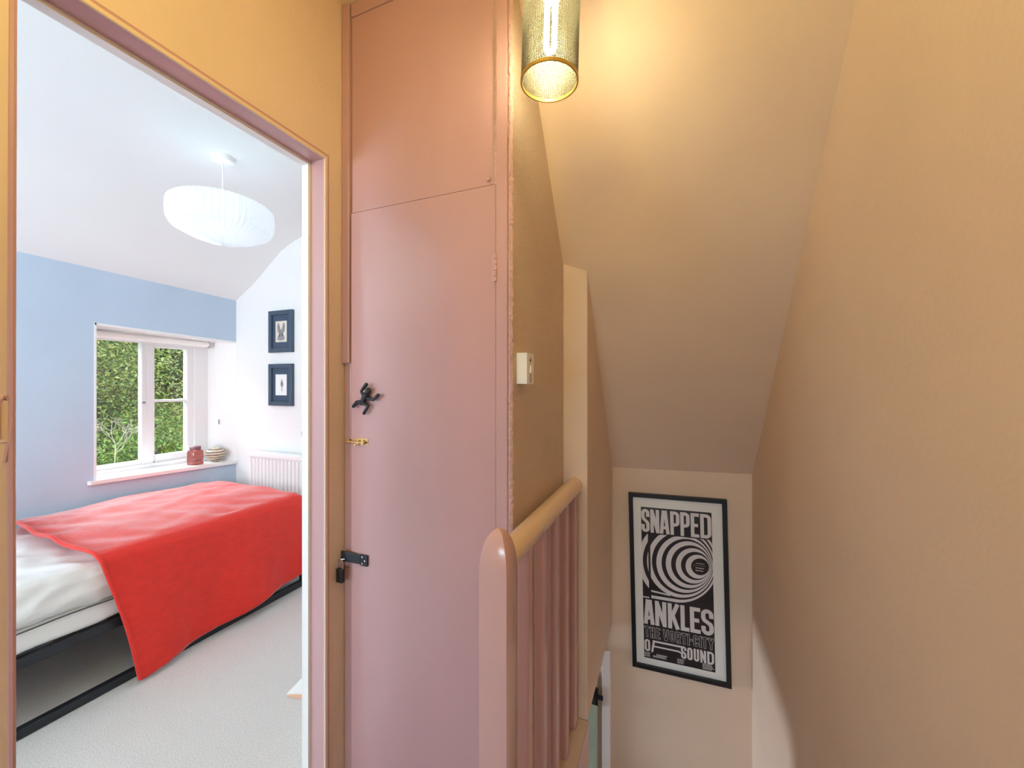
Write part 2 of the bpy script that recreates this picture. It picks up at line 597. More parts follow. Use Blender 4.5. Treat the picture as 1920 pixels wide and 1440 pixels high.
# ---------------------------------------------------------------- bedroom doorway frame
d1 = thing('door_1', None, None, (XD, (DY0 + DY1) / 2, 0), kind='structure')
d1['label'] = 'pink painted doorway frame open to the white bedroom'
hy = (DY1 - DY0) / 2
b = MB()     # lining, pink, 5 cm deep
b.box((-.05, hy, 0), (0.002, hy + .02, DH + .02)).box((-.05, -hy - .02, 0), (0.002, -hy, DH + .02)).box((-.05, -hy, DH), (0.002, hy, DH + .02))
b.build('lining', CUP, d1)
b = MB()     # proud bead round the opening
b.box((0, hy, 0), (.008, hy + .0105, DH + .0105)).box((0, -hy - .03, 0), (.008, -hy, DH + .0105)).box((0, -hy, DH), (.008, hy, DH + .0105))
b.build('bead', WALL, d1, bevel=.0025)
b = MB()     # white stop on the bedroom side
b.box((-.075, hy - .009, 0), (-.05, hy + .04, DH + .04)).box((-.075, -hy - .04, 0), (-.05, -hy + .005, DH + .04)).box((-.075, -hy + .005, DH - .009), (-.05, hy - .009, DH + .04))
b.build('stop', WHITE_GLOSS, d1)
b = MB()     # worn pink edge and latch keep on the near jamb
b.tube([(.006, -hy - .003, 0), (.0075, -hy - .004, 1.2), (.006, -hy - .002, DH)], .005, 8)
b.build('worn_edge', CUP, d1, smooth=True)
b = MB().box((.0065, -hy - .0155, 1.16), (.0105, -hy - .0065, 1.225))
b.build('strike_plate', WALL, d1, bevel=.002)
b = MB()
for k in range(24):
    pass
b.tube([(.0095, -hy - .0165, 1.165), (.011, -hy - .018, 1.195), (.0095, -hy - .0165, 1.222), (.0095, -hy - .011, 1.231), (.0095, -hy - .005, 1.222), (.011, -hy - .004, 1.195), (.0095, -hy - .006, 1.165), (.0085, -hy - .011, 1.13)], .0022, 6)
b.build('keep_rim', CUP, d1, smooth=True)

# ---------------------------------------------------------------- built-in cupboard
cup = thing('cupboard', 'tall pink built-in landing cupboard with two plank doors beside the bedroom doorway', 'cupboard', ((XD + X1) / 2, YC, 0))
cx = (XD + X1) / 2


def cb(mb, name, m=CUP, **k):
    mb.v = [(x - cx, y - YC, z) for x, y, z in mb.v]
    return mb.build(name, m, cup, **k)


GL, GR = -0.927, -0.4325       # gaps beside the doors
ZD = 1.779                     # joint between the two doors
cb(MB().box((XD + .003, YC + .003, 0), (GL - .0015, YC + .04, ZL)), 'stile', bevel=.005)
cb(MB().box((GR + .0008, YC - .004, 0), (X1 - .012, YC + .035, ZL)), 'stile', bevel=.001)
cb(MB().box((GL, YC - .001, 2.388), (GR, YC + .035, ZL)), 'top_rail', bevel=.003)
cb(MB().box((XD + .001, YC - .006, 1.314), (GL - .003, YC + .01, ZL)), 'cover_strip', bevel=.003)
# rough filler bead down the outer corner
b = MB()
nz, nx = 1000, 5
for j in range(nz + 1):
    z = ZL * j / nz
    for i in range(nx + 1):
        u = i / nx
        a = u * PI / 2
        w = .006 + .0055 * noise.noise((z * 120, u * 4, 1.3)) + .003 * noise.noise((z * 260, u * 6, 7.0))
        x = X1 - .013 + .0145 * u + .0015 * noise.noise((z * 60, 3.1, u))
        y = YC + .002 - max(.001, w) * math.sin(PI * min(1, u * 1.05)) * .75
        b.v.append((x + (.005 * noise.noise((z * 95, 9.0, 2.0)) if i == nx else 0), y if i < nx else YC + .004, z))
for j in range(nz):
    for i in range(nx):
        a = j * (nx + 1) + i
        b.f.append((a, a + 1, a + nx + 2, a + nx + 1))
cb(b, 'filler_bead', CUP_EDGE, smooth=True, angle=80)

ud = cb(MB().box((GL + .0025, YC + .003, ZD + .0015), (GR - .003, YC + .006, 2.386)).box((GL + .01, YC + .006, ZD + .01), (GR - .012, YC + .03, 2.38)), 'upper_door', bevel=.0006)
b = MB().sphere((-.4555, YC - .001, 1.795), .0055, 10, 6, (1, .6, 1))
b.v = [(x - cx, y - YC, z) for x, y, z in b.v]
b.build('screw', CUP_EDGE, ud, smooth=True)
ld = cb(MB().box((GL + .0025, YC - .001, .03), (GR - .002, YC + .002, ZD - .0015)).box((GL + .01, YC + .002, .04), (GR - .012, YC + .028, ZD - .01)), 'lower_door', bevel=.0006)


def lb(mb, name, m, parent=None, **k):
    mb.v = [(x - cx, y - YC, z) for x, y, z in mb.v]
    return mb.build(name, m, parent or ld, **k)


for zc in (1.556, .35):
    b = MB()
    for k in range(5):
        z0 = zc - .037 + k * .0148
        b.tube([(GR, YC - .004, z0 + .0006), (GR, YC - .004, z0 + .0142)], .0042, 10)
    b.box((GR - .012, YC - .0025, zc - .036), (GR + .002, YC, zc + .036))
    lb(b, 'hinge', CUP_EDGE, smooth=True)
# brass finger bolt
b = MB()
b.box((-.9135, YC - .003, 1.064), (-.858, YC, 1.084))
b.tube([(-.938, YC - .008, 1.072), (-.866, YC - .008, 1.072)], .0036, 10)
b.box((-.942, YC - .004, 1.066), (-.929, YC + .004, 1.079))
b.tube([(-.892, YC - .009, 1.072), (-.9, YC - .015, 1.062)], .003, 8)
b.box((-.875, YC - .012, 1.066), (-.869, YC - .003, 1.079))
b.box((-.891, YC - .012, 1.066), (-.887, YC - .003, 1.079))
bolt = lb(b, 'finger_bolt', BRASS)
bolt['label'] = 'brass finger bolt'
b = MB().sphere((-.8625, YC - .003, 1.072), .0024, 8, 6)
lb(b, 'screw', IRON)
# black hasp
b = MB()
b.hexa([(-.948, YC - .02, .706), (-.881, YC - .009, .7015), (-.881, YC - .005, .7015), (-.948, YC - .014, .706)],
       [(-.948, YC - .02, .737), (-.881, YC - .009, .730), (-.881, YC - .005, .730), (-.948, YC - .014, .737)])
b.box((-.884, YC - .008, .6975), (-.8565, YC - .001, .731))
hasp = lb(b, 'hasp', IRON, bevel=.0012)
hasp['label'] = 'black iron hasp'
b = MB()
for (x, z) in ((-.8755, .7245), (-.8755, .704), (-.8655, .714)):
    b.sphere((x, YC - .0085, z), .0033, 8, 6, (1, .5, 1))
lb(b, 'hasp_screws', STEEL, smooth=True)
b = MB().tube([(-.945, YC + .004, .716), (-.945, YC - .024, .716), (-.937, YC - .028, .716), (-.93, YC - .024, .716), (-.93, YC + .004, .716)], .0024, 8)
lb(b, 'staple', STEEL, cup, smooth=True)

# padlock hangs from the hasp
pl = thing('padlock', 'small black padlock with a steel shackle hanging from the cupboard hasp', 'padlock', (-.941, YC - .028, .645))
MB().box((-.0125, -.006, 0), (.0125, .006, .043)).build('body', BLACK, pl, bevel=.003)
MB().tube([(-.0085, 0, .04), (-.0085, 0, .062)] + [(-.0085 * math.cos(a), 0, .062 + .0085 * math.sin(a)) for a in np.linspace(.3, PI - .3, 6)] +
          [(.0085, 0, .062), (.0085, 0, .04)], .0021, 8).build('shackle', STEEL, pl, smooth=True)

# small black running figure fixed on the door
Yh = YC - .0135


def hk(px, py):      # position on the door front (crop of the photo at nine pixels per photo pixel)
    X = 620 + px / 9.0
    Y = 690 + py / 9.0
    a, bb = (X - 960) / F_PX, (720 - Y) / F_PX
    c, s = math.cos(YAW), math.sin(YAW)
    r = (a * c - s, a * s + c, bb)
    t = Yh / r[1]
    return (t * r[0], Yh, EYE + t * r[2])


fg_o = Vector(hk(560, 520))
fg = thing('running_figure', 'small black cut-out of a running figure on the pink cupboard door above the bolt', 'figurine', fg_o)
b = MB()


def limb(pts, rad, dy=0):
    b.capsule_chain([Vector(hk(*p)) - fg_o + Vector((0, dy, 0)) for p in pts], rad, 10)


limb([(590, 470), (560, 530), (525, 590)], [.0112, .0086, .0072])
limb([(500, 575), (445, 575), (385, 645)], [.0062, .0056, .0054])
limb([(545, 590), (632, 645), (562, 765)], [.0068, .006, .005])
limb([(610, 505), (715, 538), (800, 460)], [.0054, .0046, .0058])
limb([(570, 460), (528, 400), (560, 345), (612, 280)], [.0056, .0042, .005, .006], -.003)
limb([(610, 430), (625, 400)], [.0065, .006])
b.sphere(Vector(hk(640, 380)) - fg_o + Vector((0, -.002, 0)), .0092, 14, 10)
b.build('body', IRON, fg, smooth=True)
MB().sphere(Vector(hk(628, 372)) - fg_o + Vector((0, -.0085, 0)), .0042, 10, 8, (1.1, .6, 1.3)).build('face_patch', GREEN_EYE, fg, smooth=True)

# ---------------------------------------------------------------- white box on the side wall
sb = thing('wall_box', 'small white plastic box with a black arrow on the wall beside the cupboard', 'wall box', (X1, 1.022, 1.25))
MB().box((0, -.028, 0), (.0305, .028, .083)).build('housing', WHITE_METAL, sb, bevel=.0015)
b = MB()
b.add([(.0308, -.008, .061), (.0308, .006, .061), (.0308, -.001, .074)], [(0, 1, 2)])
b.add([(.0308, -.0025, .053), (.0308, .0005, .053), (.0308, .0005, .062), (.0308, -.0025, .062)], [(0, 1, 2, 3)])
b.build('arrow_mark', BLACK, sb)
b = MB()
b.hexa([(.03, -.0075, .030), (.034, -.0065, .030), (.034, .0095, .030), (.03, .0105, .030)],
       [(.03, -.003, .05), (.0325, -.002, .05), (.0325, .003, .05), (.03, .004, .05)])
b.build('slider', WHITE_GLOSS, sb)
MB().box((.0303, -.004, .004), (.0309, .006, .028)).build('slot', GREY_PLASTIC, sb)

# ---------------------------------------------------------------- balustrade
bal = thing('balustrade', 'pink painted stair balustrade with rounded newel post in front of the cupboard', 'balustrade', (-.3415, .771, 0))
bo = Vector((-.3415, .771, 0))


def bb_(mb, name, m=RAILP, **k):
    mb.v = [tuple(Vector(p) - bo) for p in mb.v]
    return mb.build(name, m, bal, **k)


# newel: square post with a domed, four sided top
b = MB()
hw = .0315
secs = [(0, 1.0), (.86, 1.0)]
for a in np.linspace(8, 90, 12):
    secs.append((.86 + .086 * math.sin(math.radians(a)), max(.02, math.cos(math.radians(a)) ** .95)))
vs, fs = [], []
for z, s in secs:
    for sx, sy in ((-1, -1), (1, -1), (1, 1), (-1, 1)):
        c_ = .004 if s > .2 else .0
        x, y = sx * hw * s, sy * .030 * s
        k = min(1, s)
        vs += [(bo.x + x - sx * c_ * (1 if sx * sy < 0 else 0) * 0, bo.y + y, z)]
for i in range(len(secs) - 1):
    for k in range(4):
        a_, c_ = i * 4 + k, i * 4 + (k + 1) % 4
        fs.append((a_, c_, c_ + 4, a_ + 4))
fs.append((3, 2, 1, 0))
m_ = (len(secs) - 1) * 4
fs.append((m_, m_ + 1, m_ + 2, m_ + 3))
b.add(vs, fs)
bb_(b, 'newel_post', bevel=.0025, smooth=True, angle=30)
# round handrail
b = MB().tube([(-.3415, .79, .871), (-.3415, 1.0, .8715), (-.3415, YP + .002, .872)], .0295, 20)
bb_(b, 'handrail', RAIL_TOP, smooth=True)
for k in range(5):
    y = .917 + .1263 * k
    b = MB().box((-.3555, y, .001), (-.3255, y + .03, .852))
    bb_(b, 'baluster', bevel=.0025)
b = MB().box((-.378, .80, -.004), (X2 + .003, YP, .001))
bb_(b, 'base_board', WALL, bevel=.001)

# ---------------------------------------------------------------- landing pendant lamp with mesh drum
LX, LY, LZ = -.2515, .869, 1.931
lamp = thing('pendant_lamp', 'brass wire mesh drum pendant lamp, lit, hanging over the stair', 'lamp', (LX, LY, ZL))
tilt = Matrix.Rotation(math.radians(1.6), 4, 'Y')
R = .0635
H = .27
piv = Vector((0, 0, LZ + H - ZL))          # shade top, local


def lamp_part(mb, name, m, tilted=True, parent=None, **k):
    if tilted:
        mb.v = [tuple(piv + (tilt @ (Vector(p) - piv))) for p in mb.v]
    return mb.build(name, m, parent or lamp, **k)


zb = LZ - ZL
b = MB()
NW, NR, t_ = 84, 84, .0005
for k in range(NW):
    a = 2 * PI * k / NW
    ca, sa = math.cos(a), math.sin(a)
    vs = []
    for z in (zb, zb + H):
        for (dr, dt) in ((-t_, -t_), (t_, -t_), (t_, t_), (-t_, t_)):
            vs.append(((R + dr) * ca - dt * sa, (R + dr) * sa + dt * ca, z))
    b.add(vs, [(0, 1, 5, 4), (1, 2, 6, 5), (2, 3, 7, 6), (3, 0, 4, 7)])
for j in range(NR + 1):
    z = zb + H * j / NR
    seg = 48
    vs, fs = [], []
    for k in range(seg):
        a = 2 * PI * k / seg
        for (dr, dz) in ((-t_, -t_), (t_, -t_), (t_, t_), (-t_, t_)):
            vs.append(((R + dr) * math.cos(a), (R + dr) * math.sin(a), z + dz))
    for k in range(seg):
        for q in range(4):
            fs.append((k * 4 + q, k * 4 + (q + 1) % 4, ((k + 1) % seg) * 4 + (q + 1) % 4, ((k + 1) % seg) * 4 + q))
    b.add(vs, fs)
lamp_part(b, 'lamp_shade', GOLD)
for nm, z0 in (('lower_rim', zb - .0015), ('upper_rim', zb + H - .006)):
    b = MB().lathe([(R - .0016, z0), (R + .0016, z0), (R + .0016, z0 + .0075), (R - .0016, z0 + .0075), (R - .0016, z0)], 48)
    lamp_part(b, nm, GOLD_RIM)
b = MB()
for k in range(3):
    a = 2 * PI * k / 3 + .4
    b.tube([(0, 0, zb + H - .012), (R * math.cos(a), R * math.sin(a), zb + H - .003)], .0014, 6)
lamp_part(b, 'spider', GOLD_RIM)
b = MB().lathe([(1e-5, zb + H - .085), (.018, zb + H - .085), (.02, zb + H - .03), (.012, zb + H), (1e-5, zb + H + .004)], 20)
lamp_part(b, 'lamp_holder', WHITE_METAL, smooth=True)
BULB = emit_mat('lit_tube', (1.0, 0.83, 0.46), 180)
b = MB()
for (dx, dy) in ((-.010, 0), (.010, .002)):
    pass
b.tube([(-.0095, 0, zb + H - .085), (-.0095, 0, zb + .075), (-.006, 0, zb + .068), (.006, 0, zb + .068), (.0095, 0, zb + .075), (.0095, 0, zb + H - .085)], .0062, 10)
bulb = lamp_part(b, 'bulb', BULB, smooth=True)
MB().tube([(0, 0, zb + H), (0, 0, -.02)], .003, 8).build('cord', WHITE_METAL, lamp)
MB().lathe([(1e-5, -.03), (.03, -.026), (.045, -.012), (.046, 0), (1e-5, 0)], 28).build('ceiling_rose', WHITE_METAL, lamp, smooth=True)

# unseen globe added above the camera as warm fill for the landing
gl = thing('added_globe_lamp', 'round glowing globe added out of view as warm fill for the landing', 'lamp', (-.31, .12, ZL))
MB().lathe([(1e-5, -.03), (.03, -.026), (.045, -.012), (.046, 0), (1e-5, 0)], 28).build('ceiling_rose', WHITE_METAL, gl, smooth=True)
MB().tube([(0, 0, -.30), (0, 0, -.02)], .004, 8).build('cord', WHITE_METAL, gl)
MB().tube([(0, 0, -.335), (0, 0, -.29)], .016, 12).build('lamp_holder', WHITE_METAL, gl)
MB().sphere((0, 0, -.40), .075, 28, 16).build('globe', emit_mat('warm_fill_globe', (1.0, 0.82, 0.25), 47), gl, smooth=True)

# ---------------------------------------------------------------- lettering strokes


def ribbon(mb, pts, t, y, close=False, ext=0.0):
    P = [Vector((p[0], p[1])) for p in pts]
    n = len(P)
    if ext and not close:
        P[0] = P[0] - (P[1] - P[0]).normalized() * ext
        P[-1] = P[-1] + (P[-1] - P[-2]).normalized() * ext
    L, Rr = [], []
    for i in range(n):
        if close:
            a, c_ = P[(i - 1) % n], P[(i + 1) % n]
        else:
            a, c_ = P[max(i - 1, 0)], P[min(i + 1, n - 1)]
        d0 = (P[i] - a).normalized() if (P[i] - a).length > 1e-9 else (c_ - P[i]).normalized()
        d1 = (c_ - P[i]).normalized() if (c_ - P[i]).length > 1e-9 else d0
        nn = Vector((-(d0 + d1).y, (d0 + d1).x)).normalized()
        k = 1 / max(.5, nn.dot(Vector((-d0.y, d0.x))))
        L.append(P[i] + nn * t / 2 * k)
        Rr.append(P[i] - nn * t / 2 * k)
    vs = [(p.x, y, p.y) for p in L] + [(p.x, y, p.y) for p in Rr]
    m = n if close else n - 1
    mb.add(vs, [(i, (i + 1) % n, (i + 1) % n + n, i + n) for i in range(m)])


def arc(cx_, cy, rx, ry, a0, a1, n=6):
    return [(cx_ + rx * math.cos(math.radians(a0 + (a1 - a0) * i / n)), cy + ry * math.sin(math.radians(a0 + (a1 - a0) * i / n)))
            for i in range(n + 1)]


def glyph(ch, x, y, w, h, t):
    """list of (points, closed) centre lines"""
    x0, x1, y0, y1 = x + t / 2, x + w - t / 2, y + t / 2, y + h - t / 2
    xm, ym = (x0 + x1) / 2, (y0 + y1) / 2
    r = min((x1 - x0) / 2, (y1 - y0) / 4)
    if ch == 'A':
        k = t * .25
        return [([(x0, y), (xm - k, y + h)], 0), ([(x1, y), (xm + k, y + h)], 0), ([(x0 + w * .14, y + h * .27), (x1 - w * .14, y + h * .27)], 0)]
    if ch == 'N':
        return [([(x0, y), (x0, y + h)], 0), ([(x1, y), (x1, y + h)], 0), ([(x0, y + h - t * .3), (x1, y + t * .3)], 0)]
    if ch in 'PR':
        yb = y + h * .43
        g = [([(x0, y), (x0, y + h)], 0), ([(x0, y1)] + arc(x1 - r, y1 - r, r, r, 90, 0) + arc(x1 - r, yb + r, r, r, 0, -90) + [(x0, yb)], 0)]
        if ch == 'R':
            g.append(([(xm, yb), (x1, y)], 0))
        return g
    if ch in 'EF':
        g = [([(x0, y), (x0, y + h)], 0), ([(x0, y1), (x + w, y1)], 0), ([(x0, ym), (x + w * .88, ym)], 0)]
        if ch == 'E':
            g.append(([(x0, y0), (x + w, y0)], 0))
        return g
    if ch == 'D':
        return [([(x0, y0), (x0, y1)] + arc(x1 - r, y1 - r, r, r, 90, 0) + arc(x1 - r, y0 + r, r, r, 0, -90), 1)]
    if ch == 'O':
        return [(arc(x1 - r, y1 - r, r, r, 90, 0) + arc(x1 - r, y0 + r, r, r, 0, -90) + arc(x0 + r, y0 + r, r, r, -90, -180) + arc(x0 + r, y1 - r, r, r, 180, 90), 1)]
    if ch == 'C':
        return [([(x1, y + h * .62)] + arc(x1 - r, y1 - r, r, r, 0, 90) + arc(x0 + r, y1 - r, r, r, 90, 180) + arc(x0 + r, y0 + r, r, r, 180, 270) + arc(x1 - r, y0 + r, r, r, 270, 360) + [(x1, y + h * .38)], 0)]
    if ch == 'U':
        return [([(x0, y + h)] + arc(x0 + r, y0 + r, r, r, 180, 270) + arc(x1 - r, y0 + r, r, r, 270, 360) + [(x1, y + h)], 0)]
    if ch == 'S':
        return [([(x1, y + h * .66)] + arc(x1 - r, y1 - r, r, r, 0, 90) + arc(x0 + r, y1 - r, r, r, 90, 180) +
                 [(x0, y + h * .66), (x0 + w * .08, y + h * .57), (x1 - w * .08, y + h * .43), (x1, y + h * .34)] +
                 arc(x1 - r, y0 + r, r, r, 0, -90) + arc(x0 + r, y0 + r, r, r, -90, -180) + [(x0, y + h * .34)], 0)]
    if ch == 'K':
        return [([(x0, y), (x0, y + h)], 0), ([(x0 + t * .3, y + h * .4), (x1, y + h)], 0), ([(x0 + w * .22, y + h * .55), (x1, y)], 0)]
    if ch == 'L':
        return [([(x0, y), (x0, y + h)], 0), ([(x0, y0), (x + w, y0)], 0)]
    if ch == 'T':
        return [([(xm, y), (xm, y + h)], 0), ([(x, y1), (x + w, y1)], 0)]
    if ch == 'H':
        return [([(x0, y), (x0, y + h)], 0), ([(x1, y), (x1, y + h)], 0), ([(x0, ym), (x1, ym)], 0)]
    if ch == 'V':
        return [([(x0, y + h), (xm - t * .2, y)], 0), ([(x1, y + h), (xm + t * .2, y)], 0)]
    if ch == 'I':
        return [([(xm, y), (xm, y + h)], 0)]
    if ch == 'Y':
        return [([(x0, y + h), (xm, y + h * .45)], 0), ([(x1, y + h), (xm, y + h * .45)], 0), ([(xm, y + h * .5), (xm, y)], 0)]
    if ch == '-':
        return [([(x, ym), (x + w, ym)], 0)]
    return []


# ---------------------------------------------------------------- framed poster on the end wall
PW, PH = .446, .882
poster = thing('framed_poster', 'tall black framed black and white concert poster on the end wall of the stair', 'poster',
               (.0315, YE, -.181), (0, math.radians(-1.3), 0))
b = MB()
fw = .0205
b.box((-PW / 2, -.022, 0), (-PW / 2 + fw, 0, PH)).box((PW / 2 - fw, -.022, 0), (PW / 2, 0, PH))
b.box((-PW / 2 + fw, -.022, 0), (PW / 2 - fw, 0, fw)).box((-PW / 2 + fw, -.022, PH - fw), (PW / 2 - fw, 0, PH))
b.build('frame', BLACK, poster, bevel=.0012)
MB().box((-PW / 2 + .01, -.008, .01), (PW / 2 - .01, -.002, PH - .01)).build('mount', PAPER, poster)
pu0, pu1 = -PW / 2 + .058, PW / 2 - .066
pv1, pv0 = PH - .070, .053
W_, H_ = pu1 - pu0, pv1 - pv0
MB().box((pu0, -.0088, pv0), (pu1, -.008, pv1)).build('print', PRINT_BLACK, poster)


def U(u):
    return pu0 + u * W_


def V(v):
    return pv1 - v * H_


yw, yk = -.0091, -.0098
wt = MB()


def word(items, v0, v1, t):
    for ch, u0, u1 in items:
        lm = MB()
        for q, (pts, cl) in enumerate(glyph(ch, U(u0), V(v1), (u1 - u0) * W_, (v1 - v0) * H_, t)):
            ribbon(lm, pts, t, yw - .00012 * q, bool(cl))
        lm.build('letter', PRINT_WHITE, poster)


word([('S', 0.004, .125), ('N', .137, .268), ('A', .272, .415), ('P', .427, .558), ('P', .57, .70), ('E', .714, .828), ('D', .845, .992)], .012, .165, .0158)
word([('A', .004, .165), ('N', .175, .34), ('K', .36, .53), ('L', .54, .66), ('E', .672, .815), ('S', .825, .992)], .612, .775, .0188)
word([('O', .01, .09), ('S', .535, .61), ('O', .622, .695), ('U', .712, .785), ('N', .80, .88), ('D', .895, .985)], .876, .955, .0092)
# the F whose arms stretch across to the last word
wt = MB()
ribbon(wt, [(U(.118), V(.955)), (U(.15), V(.876))], .0092, yw)
ribbon(wt, [(U(.13), V(.882)), (U(.56), V(.882))], .0092, yw - .00012)
ribbon(wt, [(U(.12), V(.915)), (U(.50), V(.915)), (U(.56), V(.925))], .0078, yw - .00024)
wt.build('letter', PRINT_WHITE, poster)
# outlined line
items = [('T', .01, .085), ('H', .095, .165), ('E', .18, .245), ('V', .28, .37), ('O', .38, .45), ('R', .465, .54), ('T', .545, .62),
         ('I', .63, .66), ('-', .668, .70), ('C', .71, .78), ('I', .795, .825), ('T', .83, .905), ('Y', .91, .99)]
for ch, u0, u1 in items:
    t = .0100
    ol, ok = MB(), MB()
    for q, (pts, cl) in enumerate(glyph(ch, U(u0), V(.862), (u1 - u0) * W_, (.862 - .79) * H_, t)):
        ribbon(ol, pts, t, yw - .00012 * q, bool(cl), 0.0004)
        ribbon(ok, pts, t - .0032, yk - .00012 * q, bool(cl), -0.0014)
    lo = ol.build('outline_letter', PRINT_WHITE, poster)
    ok.build('letter_fill', PRINT_BLACK, lo)
# small print rows
sm = MB()
r_ = random.Random(3)


def rows(u0, u1, v0, v1, n, th):
    for i in range(n):
        v = v0 + (v1 - v0) * i / max(1, n - 1)
        u = u0
        end = u1 - r_.random() * .03
        while u < end - .008:
            w = min(end - u, .015 + r_.random() * .03)
            sm.add([(U(u), yw, V(v)), (U(u + w), yw, V(v)), (U(u + w), yw, V(v - th)), (U(u), yw, V(v - th))], [(0, 1, 2, 3)])
            u += w + .006


rows(.01, .10, .966, .99, 4, .0035)
rows(.18, .36, .966, .972, 2, .0035)
rows(.13, .34, .979, .986, 2, .0035)
rows(.48, .585, .966, .99, 4, .0035)
rows(.83, .985, .962, .992, 5, .0035)
sm.build('small_print', PRINT_WHITE, poster)['kind'] = 'stuff'
# the vortex: nested eccentric ovals, white rings between boundaries
vx = MB()
KX = 1 / 982.0
SWT, SWB = .172, .606
HH = 280 * 7.2      # photo pixels of the print height in the study crop


def bnd(k):
    l = [960, 885, 822, 750, 685, 610, 550, 475, 412, 340, 280, 205, 140][k]
    t = [930, 885, 850, 805, 770, 720, 690, 645, 605, 560, 520, 475, 440][k]
    bo_ = [1140, 1185, 1205, 1250, 1270, 1312, 1335, 1375, 1400, 1440, 1468, 1505, 1535][k]
    r = 1200 + [0, 8, 13, 20, 24, 32, 38, 48, 58, 75, 90, 115, 135][k]
    return l, r, t - 290, bo_ - 290


def pt(k, a):
    l, r, t, bt = bnd(k)
    x = (l + r) / 2 + (r - l) / 2 * math.cos(a)
    y = (t + bt) / 2 + (bt - t) / 2 * math.sin(a)
    # the study crop is seen from the left: undo the drop towards the right
    y = y - (x - 268) * .078
    return ((x - 268) * KX, y / HH * 1.02 + .004)


def strip(k0, k1, a0, a1, u0, u1, v0, v1, n=56):
    for i in range(n):
        q = []
        for (k, a) in ((k0, a0 + (a1 - a0) * i / n), (k0, a0 + (a1 - a0) * (i + 1) / n), (k1, a0 + (a1 - a0) * (i + 1) / n), (k1, a0 + (a1 - a0) * i / n)):
            u, v = pt(k, a)
            q.append((min(u1, max(u0, u)), min(v1, max(v0, v))))
        us, vs_ = [p[0] for p in q], [p[1] for p in q]
        if max(us) - min(us) < 1e-5 or max(vs_) - min(vs_) < 1e-5:
            continue
        vx.add([(U(u), yw, V(v)) for u, v in q], [(0, 1, 2, 3)])


for k in (0, 2, 4, 6):
    strip(k, k + 1, 0, 2 * PI, .125, 1.0, SWT, SWB)
strip(8, 9, -PI, PI / 2, .125, 1.0, SWT, SWB)
strip(10, 11, -PI * .5, PI / 2, .125, 1.0, SWT, SWB)
strip(8, 9, PI / 2, PI, .125, 1.0, SWT, SWB)
strip(8, 9, PI * .6, PI * 1.4, 0, .095, SWT, .545)
strip(10, 11, PI * .55, PI * 1.5, 0, .095, SWT, .545)
# tails running off to the left
for k in (10,):
    u0, v0 = pt(k, PI / 2)
    u1, v1 = pt(k + 1, PI / 2)
    vx.add([(U(.125), yw - .00014, V(v0)), (U(u0), yw - .00014, V(v0)), (U(u1), yw - .00014, V(v1)), (U(.125), yw - .00014, V(v1))], [(0, 1, 2, 3)])
vx.add([(U(.125), yw - .00014, V(.545)), (U(.4), yw - .00014, V(.556)), (U(.4), yw - .00014, V(.566)), (U(.125), yw - .00014, V(.557))], [(0, 1, 2, 3)])
vx.add([(U(0), yw - .00014, V(.594)), (U(.095), yw - .00014, V(.594)), (U(.095), yw - .00014, V(.602)), (U(0), yw - .00014, V(.602))], [(0, 1, 2, 3)])
vx.build('vortex', PRINT_WHITE, poster)
sm = MB()
ec = [pt(0, a) for a in np.linspace(0, 2 * PI, 9)]
eu, ev = sum(p[0] for p in ec[:-1]) / 8, sum(p[1] for p in ec[:-1]) / 8
rows(eu - .05, eu + .07, ev - .018, ev - .018, 1, .003)
rows(eu - .09, eu + .10, ev - .006, ev - .006, 1, .001)
rows(eu - .06, eu + .07, ev + .012, ev + .012, 1, .005)
rows(eu - .06, eu + .07, ev + .028, ev + .028, 1, .005)
sm.build('eye_print', PRINT_WHITE, poster)['kind'] = 'stuff'
MB().box((-PW / 2 + fw - .002, -.0135, fw - .002), (PW / 2 - fw + .002, -.012, PH - fw + .002)).build('glazing', PICTURE_GLASS, poster)

# ---------------------------------------------------------------- green door at the foot of the stair
d2 = thing('door_2', None, None, (-.6, YE, ZLOW), kind='structure')
d2['label'] = 'pale green plank door in a white frame at the foot of the stair'
top = -.29 - ZLOW
for i in range(5):
    x1_ = .232 - i * .125
    MB().box((x1_ - .122, -.026, .01), (x1_, -.006, top)).build('plank', GREEN_DOOR, d2, bevel=.003)
b = MB().box((.254, -.022, 0), (.297, .0, 2.06)).box((-.5, -.022, 0), (-.43, 0, 2.06)).box((-.43, -.022, 1.97), (.254, 0, 2.06))
b.build('door_frame', WHITE_GLOSS, d2, bevel=.003)
b = MB().box((.205, -.034, top - .14), (.236, -.026, top - .05))
b.tube([(.22, -.036, top - .115), (.22, -.062, top - .11), (.224, -.066, top - .075)], .005, 8)
b.box((.228, -.036, top - .105), (.262, -.028, top - .085))
b.build('latch', IRON, d2)

# ---------------------------------------------------------------- bedroom window
XW = XB - .2
win = thing('window_1', None, None, (XW, 0, 0), kind='structure')
win['label'] = 'white timber casement window in the blue bedroom wall'


def wb(mb, name, m=WHITE_GLOSS, parent=None, **k):
    mb.v = [(x - XW, y, z) for x, y, z in mb.v]
    return mb.build(name, m, parent or win, **k)


zb0, zb1 = .69, 1.585
b = MB()
b.box((XW - .07, WY0, zb0), (XW, 1.30, zb1)).box((XW - .07, 1.875, zb0), (XW + .004, 1.97, zb1))
b.box((XW - .07, 1.30, zb1 - .05), (XW, 1.875, zb1)).box((XW - .07, 1.30, zb0 - .03), (XW + .004, 1.875, zb0 + .02))
wb(b, 'window_frame', bevel=.003)
wb(MB().box((XW - .07, 1.583, zb0), (XW - .004, 1.625, zb1 - .04)), 'mullion', bevel=.003)
